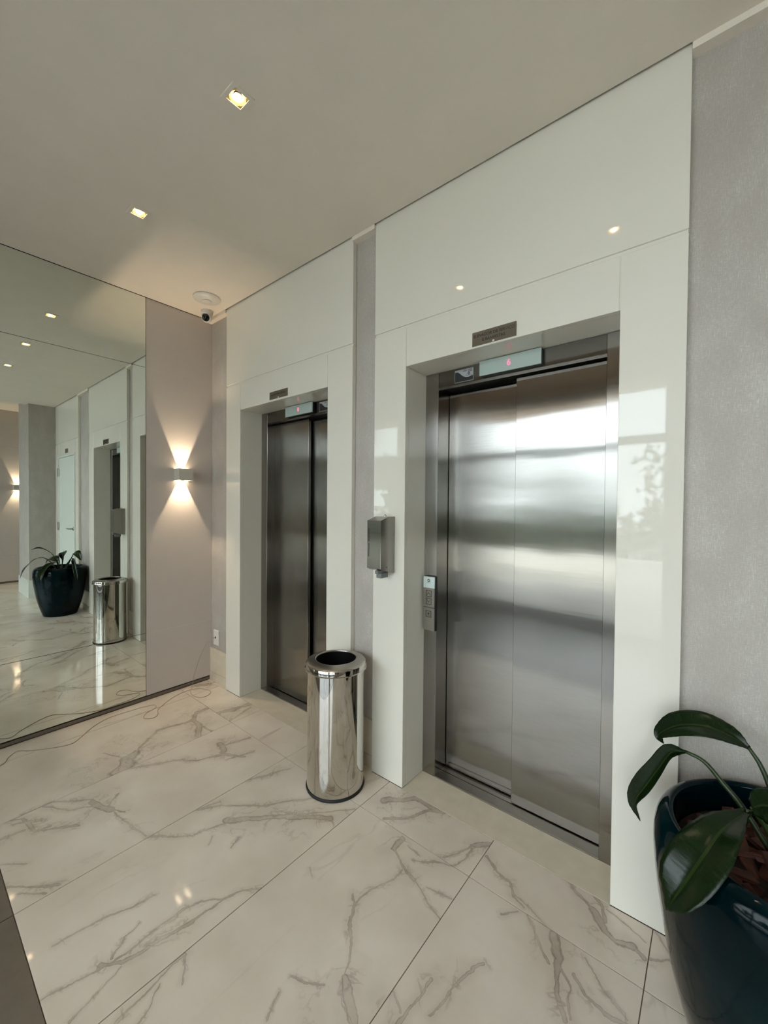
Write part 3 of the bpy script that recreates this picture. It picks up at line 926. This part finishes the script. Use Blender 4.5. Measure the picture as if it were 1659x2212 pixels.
bx(sm, tx - 0.1528 * 0.80 - 0.001, tx - 0.1528 * 0.80 + 0.001, ty - 0.1528 * 0.60 - 0.001, ty - 0.1528 * 0.60 + 0.001, 0.016, 0.632)
obj('seam', sm, M['satin'], tb)


# ---------------------------------------------------------------- wall sconces
def sconce(wall_x, yc, zc, face, label):
    s = thing('wall_sconce', (wall_x, yc, zc), label, 'wall sconce', 'cube sconces shining up and down')
    f = face

    def B(d0, d1, y0, y1, z0, z1, bev=0.0):
        a, b_ = sorted((wall_x + f * d0, wall_x + f * d1))
        return box(a, b_, yc + y0, yc + y1, zc + z0, zc + z1, bev)
    hw, hh, dp_ = 0.055, 0.046, 0.092
    sh = bmesh.new()
    for d0, d1, y0, y1 in ((dp_ - 0.003, dp_, -hw, hw), (0.0, dp_ - 0.003, -hw, -hw + 0.003), (0.0, dp_ - 0.003, hw - 0.003, hw)):
        a, b_ = sorted((wall_x + f * d0, wall_x + f * d1))
        bx(sh, a, b_, yc + y0, yc + y1, zc - hh, zc + hh)
    obj('shell', sh, M['sconce_white'], s)
    for sg, slot in ((1, 0.0185), (-1, 0.0225)):
        z0, z1 = sorted((sg * (hh - 0.005), sg * (hh - 0.003)))
        for y0, y1 in ((-hw + 0.003, -slot), (slot, hw - 0.003)):
            fl_ = obj('flap', B(0.001, dp_ - 0.003, y0, y1, z0, z1), M['sconce_white'], s)
            g0, g1 = sorted((sg * (hh - 0.0029), sg * (hh - 0.0021)))
            obj('diffuser', B(0.002, dp_ - 0.004, y0 + 0.001, y1 - 0.001, g0, g1), M['sconce_glow'], fl_)
    for sg in (1, -1):
        li = bpy.data.lights.new('sconce_lamp', 'SPOT')
        li.energy = SCONCE_W
        li.color = WARM
        li.spot_size = math.radians(95)
        li.spot_blend = 1.0
        li.shadow_soft_size = 0.0022
        lo = bpy.data.objects.new('sconce_lamp', li)
        C.objects.link(lo)
        lo.parent = s
        lo.location = (f * 0.050, 0, -0.004 * sg)
        lo.rotation_euler = (math.pi if sg > 0 else 0, 0, 0)
    return s


sconce(0.0, -0.225, 1.732, 1, 'small cube sconce on the pale board between mirror and corner')
sconce(XR - 0.014, -0.205, 1.780, -1, 'small cube sconce on the far end wall past the pier')

# ---------------------------------------------------------------- recessed downlights
for i, (x, y) in enumerate(DL):
    d = thing('ceiling_downlight', (x, y, H), ('square recessed downlight nearest the mirror', 'square recessed downlight, middle one of its row', 'square recessed downlight nearest the planter end')[i], 'downlight', 'row of recessed downlights')
    t = bmesh.new()
    o_, i_ = 0.046, 0.030
    for a, b_, c_, e_ in ((-o_, o_, i_, o_), (-o_, o_, -o_, -i_), (-o_, -i_, -i_, i_), (i_, o_, -i_, i_)):
        bx(t, x + a, x + b_, y + c_, y + e_, H - 0.004, H + 0.0005)
    obj('trim_plate', t, M['paint'], d)
    t = bmesh.new()
    lathe(t, [(0.0300, 0.0), (0.0235, 0.009), (0.0165, 0.014)], (x, y, H - 0.001), 24)
    obj('reflector', t, M['amber'], d, True)
    t = bmesh.new()
    lathe(t, [(0.0170, 0.0), (0.0155, -0.005), (0.010, -0.008), (0.0005, -0.0095)], (x, y, H + 0.0035), 24)
    obj('lamp_face', t, M['lamp'], d)
    li = bpy.data.lights.new('downlight_beam', 'SPOT')
    li.energy = DOWNLIGHT_W
    li.color = WARM
    li.spot_size = math.radians(80)
    li.spot_blend = 0.9
    li.shadow_soft_size = 0.012
    lo = bpy.data.objects.new('downlight_beam', li)
    C.objects.link(lo)
    lo.parent = d
    lo.location = (0, 0, -0.004)

# ---------------------------------------------------------------- ceiling disc and camera
b = bmesh.new()
ax, ay = 0.352, -0.192
ap = thing('access_point', (ax, ay, H), 'round white disc with a raised centre on the ceiling by the camera', 'ceiling disc')
lathe(b, [(0.070, 0.0), (0.096, -0.001), (0.0975, -0.006), (0.094, -0.011), (0.060, -0.022), (0.036, -0.026), (0.0005, -0.027)], (ax, ay, H), 56)
obj('dish', b, M['white_plastic'], ap, True)
b = bmesh.new()
lathe(b, [(0.036, -0.0255), (0.0365, -0.030), (0.034, -0.033), (0.0005, -0.034)], (ax, ay, H), 40)
obj('centre_cap', b, M['white_plastic'], ap, True)

kx, ky = 0.150, -0.088
sc_ = thing('security_camera', (kx, ky, H), 'small white turret security camera under the ceiling corner', 'security camera')
b = bmesh.new()
lathe(b, [(0.0005, 0.0), (0.044, 0.0), (0.045, -0.004), (0.045, -0.012), (0.0435, -0.0135), (0.0435, -0.016), (0.045, -0.0175), (0.0445, -0.030), (0.038, -0.036), (0.0005, -0.036)], (kx, ky, H), 40)
sharp(obj('mount', b, M['white_plastic'], sc_, True), 30)
axis = Vector((0.62, -0.68, -0.42)).normalized()
q = Vector((0, 0, 1)).rotation_difference(axis).to_matrix()
cc = Vector((kx, ky, H - 0.050))
b = bmesh.new()
prof = [(0.0005, -0.040), (0.020, -0.036), (0.033, -0.024), (0.0395, -0.006), (0.0385, 0.014), (0.034, 0.029), (0.030, 0.031)]
lathe(b, prof, (0, 0, 0), 40)
bmesh.ops.rotate(b, verts=b.verts[:], matrix=q)
bmesh.ops.translate(b, verts=b.verts[:], vec=cc)
obj('turret', b, M['white_plastic'], sc_, True)
b = bmesh.new()
lathe(b, [(0.0305, 0.0305), (0.030, 0.026), (0.024, 0.028), (0.014, 0.033), (0.0005, 0.035)], (0, 0, 0), 40)
bmesh.ops.rotate(b, verts=b.verts[:], matrix=q)
bmesh.ops.translate(b, verts=b.verts[:], vec=cc)
obj('lens', b, M['lens'], sc_, True)

# ---------------------------------------------------------------- outlet and its loose cable
ol = thing('wall_outlet', (0.096, 0.03, 0.374), 'white cable outlet plate low on the corner wallpaper', 'outlet')
obj('cover_plate', box(0.057, 0.137, 0.019, 0.0298, 0.313, 0.437, 0.002), M['white_plastic'], ol)
b = bmesh.new()
lathe(b, [(0.009, 0.019), (0.009, 0.0175), (0.0005, 0.0175)], (0.090, 0, 0.376), 16, 'y')
obj('cable_hole', b, M['dark_gap'], ol)
pts = [(0.090, 0.017, 0.376), (0.082, -0.012, 0.372), (0.062, -0.022, 0.352), (0.036, -0.045, 0.305), (0.024, -0.075, 0.235), (0.020, -0.105, 0.150), (0.020, -0.128, 0.080),
       (0.026, -0.140, 0.030), (0.050, -0.160, 0.004), (0.110, -0.200, 0.0024), (0.190, -0.222, 0.0024), (0.268, -0.205, 0.0024), (0.285, -0.150, 0.0024), (0.235, -0.098, 0.0024), (0.160, -0.108, 0.0026),
       (0.105, -0.160, 0.0066), (0.085, -0.240, 0.0024), (0.110, -0.330, 0.0024), (0.165, -0.420, 0.0024), (0.225, -0.490, 0.0024), (0.290, -0.515, 0.0024), (0.320, -0.560, 0.0024), (0.275, -0.600, 0.0024), (0.215, -0.565, 0.0024), (0.180, -0.490, 0.0024),
       (0.140, -0.480, 0.0066), (0.102, -0.540, 0.0024), (0.090, -0.640, 0.0024), (0.086, -0.760, 0.0024), (0.135, -0.860, 0.0024), (0.215, -0.945, 0.0024), (0.262, -1.010, 0.0024), (0.225, -1.100, 0.0024), (0.160, -1.190, 0.0024),
       (0.110, -1.235, 0.0024), (0.150, -1.285, 0.0024), (0.220, -1.340, 0.0024), (0.230, -1.60, 0.0024), (0.150, -2.0, 0.0024)]
b = bmesh.new()
tube(b, spline(pts, 7), 0.0021, 6)
tag(obj('loose_cable', b, M['cable'], None, True), 'thin pale cable hanging from the outlet and looping along the mirror wall', 'cable')

# ---------------------------------------------------------------- potted plant
px, py = 3.50, -0.262
pp = thing('potted_plant', (px, py, 0), 'large leafy plant in a tall glossy dark blue planter', 'potted plant')
b = bmesh.new()
prof = [(0.0005, 0.0), (0.178, 0.0), (0.186, 0.006), (0.197, 0.040), (0.222, 0.121), (0.252, 0.242), (0.277, 0.400), (0.286, 0.480), (0.290, 0.545), (0.287, 0.590), (0.277, 0.620), (0.262, 0.637), (0.250, 0.641), (0.242, 0.636), (0.239, 0.622), (0.238, 0.540), (0.0005, 0.538)]
pr2 = [(v.x, v.y) for v in spline([(a, c, 0) for a, c in prof[1:-2]], 3)]
lathe(b, [prof[0]] + pr2 + prof[-2:], (px, py, 0), 96)
sharp(obj('planter', b, M['glaze'], pp, True), 60)
b = bmesh.new()
lathe(b, [(0.2385, 0.550), (0.16, 0.556), (0.0005, 0.560)], (px, py, 0), 40)
soil = obj('soil', b, M['soil'], pp)
chips = []
for v in range(4):
    b = bmesh.new()
    L_, W_ = 0.024 + 0.010 * v, 0.013 + 0.003 * v
    bmesh.ops.create_cube(b, size=1)
    for w in b.verts:
        s_ = 1 - 0.5 * (w.co.x > 0) * (v % 2)
        w.co = Vector((w.co.x * 2 * L_ * (1 + 0.2 * random.uniform(-1, 1)), w.co.y * 2 * W_ * s_ * (1 + 0.35 * random.uniform(-1, 1)), w.co.z * 0.010 * (1 + 0.5 * random.uniform(-1, 1))))
    bmesh.ops.bevel(b, geom=b.edges[:], offset=0.002, segments=1, affect='EDGES')
    me = bpy.data.meshes.new('bark_chip')
    b.to_mesh(me)
    b.free()
    me.materials.append(M['bark'])
    chips.append(me)
for i in range(95):
    o = bpy.data.objects.new('bark_chip', chips[i % 4])
    C.objects.link(o)
    o.parent = pp
    a, r = random.uniform(0, 2 * math.pi), 0.200 * math.sqrt(random.random())
    o.location = (r * math.cos(a), r * math.sin(a), 0.562 + 0.018 * random.random() + 0.008 * (1 - r / 0.2))
    o.rotation_euler = (random.uniform(-0.5, 0.5), random.uniform(-0.5, 0.5), random.uniform(0, 6.28))


def leaf(stalk, mid, widths, up, fold=0.25, curl=0.0):
    """stalk: points of the petiole; mid: points of the midrib; widths: half widths along it; up: rough upper side"""
    c = spline(mid, 7)
    n = len(c)
    wp = spline([(i, w, 0) for i, w in enumerate(widths)], 10)
    up = Vector(up).normalized()
    b = bmesh.new()
    uvl = b.loops.layers.uv.new('UVMap')
    K = 8
    rows = []
    for i, p in enumerate(c):
        t = (c[min(i + 1, n - 1)] - c[max(i - 1, 0)]).normalized()
        s = t.cross(up)
        if s.length < 1e-3:
            s = t.cross(Vector((1, 0, 0)))
        s.normalize()
        nn = s.cross(t).normalized()
        u = i / (n - 1)
        w = max(0.0012, wp[min(len(wp) - 1, int(u * (len(wp) - 1)))].y)
        row = []
        for k in range(K + 1):
            q_ = k / K * 2 - 1
            wob = 0.006 * math.sin(9 * u + 2 * (q_ > 0)) * abs(q_) ** 2 * (w / 0.05)
            row.append((b.verts.new(p + s * (w * q_ * math.cos(fold * abs(q_))) + nn * (abs(q_) * w * math.sin(fold) - curl * q_ * q_ * w + wob)), q_, u))
        rows.append(row)
    for i in range(n - 1):
        for k in range(K):
            f = b.faces.new((rows[i][k][0], rows[i][k + 1][0], rows[i + 1][k + 1][0], rows[i + 1][k][0]))
            for lp, r_ in zip(f.loops, (rows[i][k], rows[i][k + 1], rows[i + 1][k + 1], rows[i + 1][k])):
                lp[uvl].uv = ((r_[1] + 1) / 2, r_[2])
    o = obj('leaf', b, M['leaf'], pp, True)
    so = o.modifiers.new('thickness', 'SOLIDIFY')
    so.thickness = 0.0014
    so.offset = 0
    st = bmesh.new()
    pts_ = spline(list(stalk), 5)
    tube(st, pts_, [0.0085 - 0.0035 * i / (len(pts_) - 1) for i in range(len(pts_))], 8)
    obj('stalk', st, M['stem'], o, True)
    return o


root = (3.485, -0.235, 0.585)
# upper arching leaf by the wall
leaf([(3.495, -0.215, 0.585), (3.478, -0.170, 0.690), (3.452, -0.145, 0.763), (3.424, -0.135, 0.806)],
     [(3.426, -0.135, 0.804), (3.384, -0.130, 0.822), (3.322, -0.125, 0.828), (3.262, -0.115, 0.806), (3.216, -0.105, 0.765), (3.205, -0.100, 0.742), (3.218, -0.098, 0.722)],
     [0.006, 0.032, 0.047, 0.043, 0.026, 0.013, 0.001], (-0.15, -0.62, 0.77), 0.45, 0.15)
# leaf bending over the left rim
leaf([(3.470, -0.235, 0.585), (3.408, -0.215, 0.672), (3.366, -0.200, 0.712), (3.324, -0.190, 0.751), (3.280, -0.180, 0.758)],
     [(3.282, -0.180, 0.758), (3.245, -0.172, 0.738), (3.213, -0.165, 0.672), (3.180, -0.160, 0.600), (3.150, -0.155, 0.530), (3.163, -0.152, 0.468)],
     [0.005, 0.030, 0.036, 0.038, 0.026, 0.001], (-0.55, -0.80, 0.35), 0.75, 0.1)
# broad leaf hanging over the front rim
leaf([(3.480, -0.270, 0.585), (3.462, -0.295, 0.660), (3.440, -0.300, 0.706), (3.412, -0.305, 0.714)],
     [(3.416, -0.305, 0.714), (3.366, -0.395, 0.693), (3.331, -0.455, 0.649), (3.290, -0.500, 0.575), (3.262, -0.512, 0.514)],
     [0.010, 0.050, 0.062, 0.052, 0.001], (-0.30, -0.60, 0.74), 0.42, 0.15)
# leaf turning to the right-hand side
leaf([(3.495, -0.275, 0.585), (3.462, -0.292, 0.665), (3.434, -0.300, 0.712), (3.424, -0.302, 0.726)],
     [(3.424, -0.302, 0.726), (3.452, -0.318, 0.752), (3.505, -0.345, 0.765), (3.570, -0.375, 0.735), (3.622, -0.400, 0.660)],
     [0.020, 0.046, 0.050, 0.036, 0.001], (0.12, -0.62, 0.77), 0.35, 0.25)
# leaves on the far side
leaf([(3.515, -0.290, 0.585), (3.545, -0.350, 0.700), (3.565, -0.420, 0.765), (3.575, -0.475, 0.770)],
     [(3.575, -0.475, 0.770), (3.590, -0.530, 0.735), (3.605, -0.585, 0.670), (3.612, -0.630, 0.590), (3.610, -0.655, 0.515)],
     [0.008, 0.036, 0.042, 0.034, 0.001], (0.2, -0.7, 0.65), 0.4, 0.15)
leaf([(3.520, -0.270, 0.585), (3.555, -0.300, 0.740), (3.590, -0.335, 0.815)],
     [(3.590, -0.335, 0.815), (3.625, -0.400, 0.868), (3.650, -0.470, 0.890), (3.665, -0.540, 0.872)],
     [0.008, 0.030, 0.028, 0.001], (0.3, 0.1, 0.95), 0.4, 0.1)
leaf([(3.525, -0.240, 0.585), (3.560, -0.225, 0.720), (3.600, -0.210, 0.790)],
     [(3.600, -0.210, 0.790), (3.680, -0.190, 0.815), (3.760, -0.180, 0.770), (3.810, -0.175, 0.690)],
     [0.008, 0.045, 0.044, 0.001], (0.2, -0.3, 0.93), 0.35, 0.15)
# young upright leaves in the centre
leaf([(3.500, -0.245, 0.585), (3.503, -0.240, 0.660)], [(3.503, -0.240, 0.660), (3.506, -0.234, 0.760), (3.512, -0.226, 0.850)], [0.006, 0.014, 0.001], (1, 0.3, 0.1), 0.7)
leaf([(3.508, -0.255, 0.585), (3.515, -0.258, 0.650)], [(3.515, -0.258, 0.650), (3.522, -0.266, 0.740), (3.526, -0.280, 0.815)], [0.006, 0.013, 0.001], (0.6, -0.8, 0.1), 0.7)

# ---------------------------------------------------------------- outside, seen through the windows and in the reflections
obj('soffit_board', box(0.05, 5.1, YF + 0.01, -2.45, H - 0.006, H - 0.0005), M['tan_soffit'], ceil)
struct('roof_eave', box(-1.0, 9.0, -4.45, YF - 0.2, 3.0, 3.12), M['tan_soffit'], 'tan eave over the windows outside', 'eave')
struct('ground', box(-14, 22, -30, YF - 0.21, -0.2, -0.03), M['concrete'], 'pale paving outside the windows', 'ground')
pw = struct('wall_garden', box(-10, 16, -7.6, -7.4, -0.05, 0.47), M['outdoor_white'], 'low white garden wall outside', 'wall')


def leaf_cloud(bm, c, r, n, size):
    for _ in range(n):
        d = Vector((random.gauss(0, 1), random.gauss(0, 1), random.gauss(0, 1))).normalized() * (random.random() ** 0.4)
        p = Vector(c) + Vector((d.x * r[0], d.y * r[1], d.z * r[2]))
        e1 = Vector((random.gauss(0, 1), random.gauss(0, 1), random.gauss(0, 1))).normalized()
        e2 = e1.orthogonal().normalized()
        s = size * random.uniform(0.6, 1.3)
        bm.faces.new([bm.verts.new(p + e1 * s), bm.verts.new(p + e2 * s * 0.6), bm.verts.new(p - e1 * s), bm.verts.new(p - e2 * s * 0.6)])


b = bmesh.new()
for i in range(26):
    leaf_cloud(b, (-9.5 + i, -8.3, 0.80), (0.75, 0.4, 0.80), 260, 0.13)
tag(obj('hedge', b, M['foliage']), 'clipped green hedge behind the low garden wall', 'hedge', None, 'stuff')
for i, (x, y, h, r) in enumerate(((-8.5, -12.5, 5.4, 1.6), (-4.4, -12.5, 6.2, 1.7), (-0.6, -11.5, 5.6, 1.5), (3.1, -13.0, 6.6, 1.7), (7.0, -12.0, 5.6, 1.5), (11.0, -12.8, 6.4, 1.7))):
    t = thing('garden_tree', (x, y, -0.03), ('lone tree past the mirror wall side', 'tree in line with the mirror wall', 'smallest tree, in front of the wider window', 'tree between the two windows', 'tree past the narrower window', 'outermost tree on the pier side')[i] + ', beyond the hedge outside', 'tree', 'trees beyond the hedge')
    b = bmesh.new()
    tube(b, [(x, y, -0.05), (x + 0.05, y, h * 0.4), (x + 0.02, y + 0.05, h * 0.75)], [0.12, 0.10, 0.06], 8)
    obj('trunk', b, M['trunk'], t)
    b = bmesh.new()
    for k in range(6):
        leaf_cloud(b, (x + random.uniform(-.6, .6) * r, y + random.uniform(-.5, .5) * r, h * 0.40 + random.uniform(-.8, .8) * r * 0.6), (r * 0.6, r * 0.6, r * 0.5), 120, 0.15)
    obj('crown', b, M['foliage'], t)
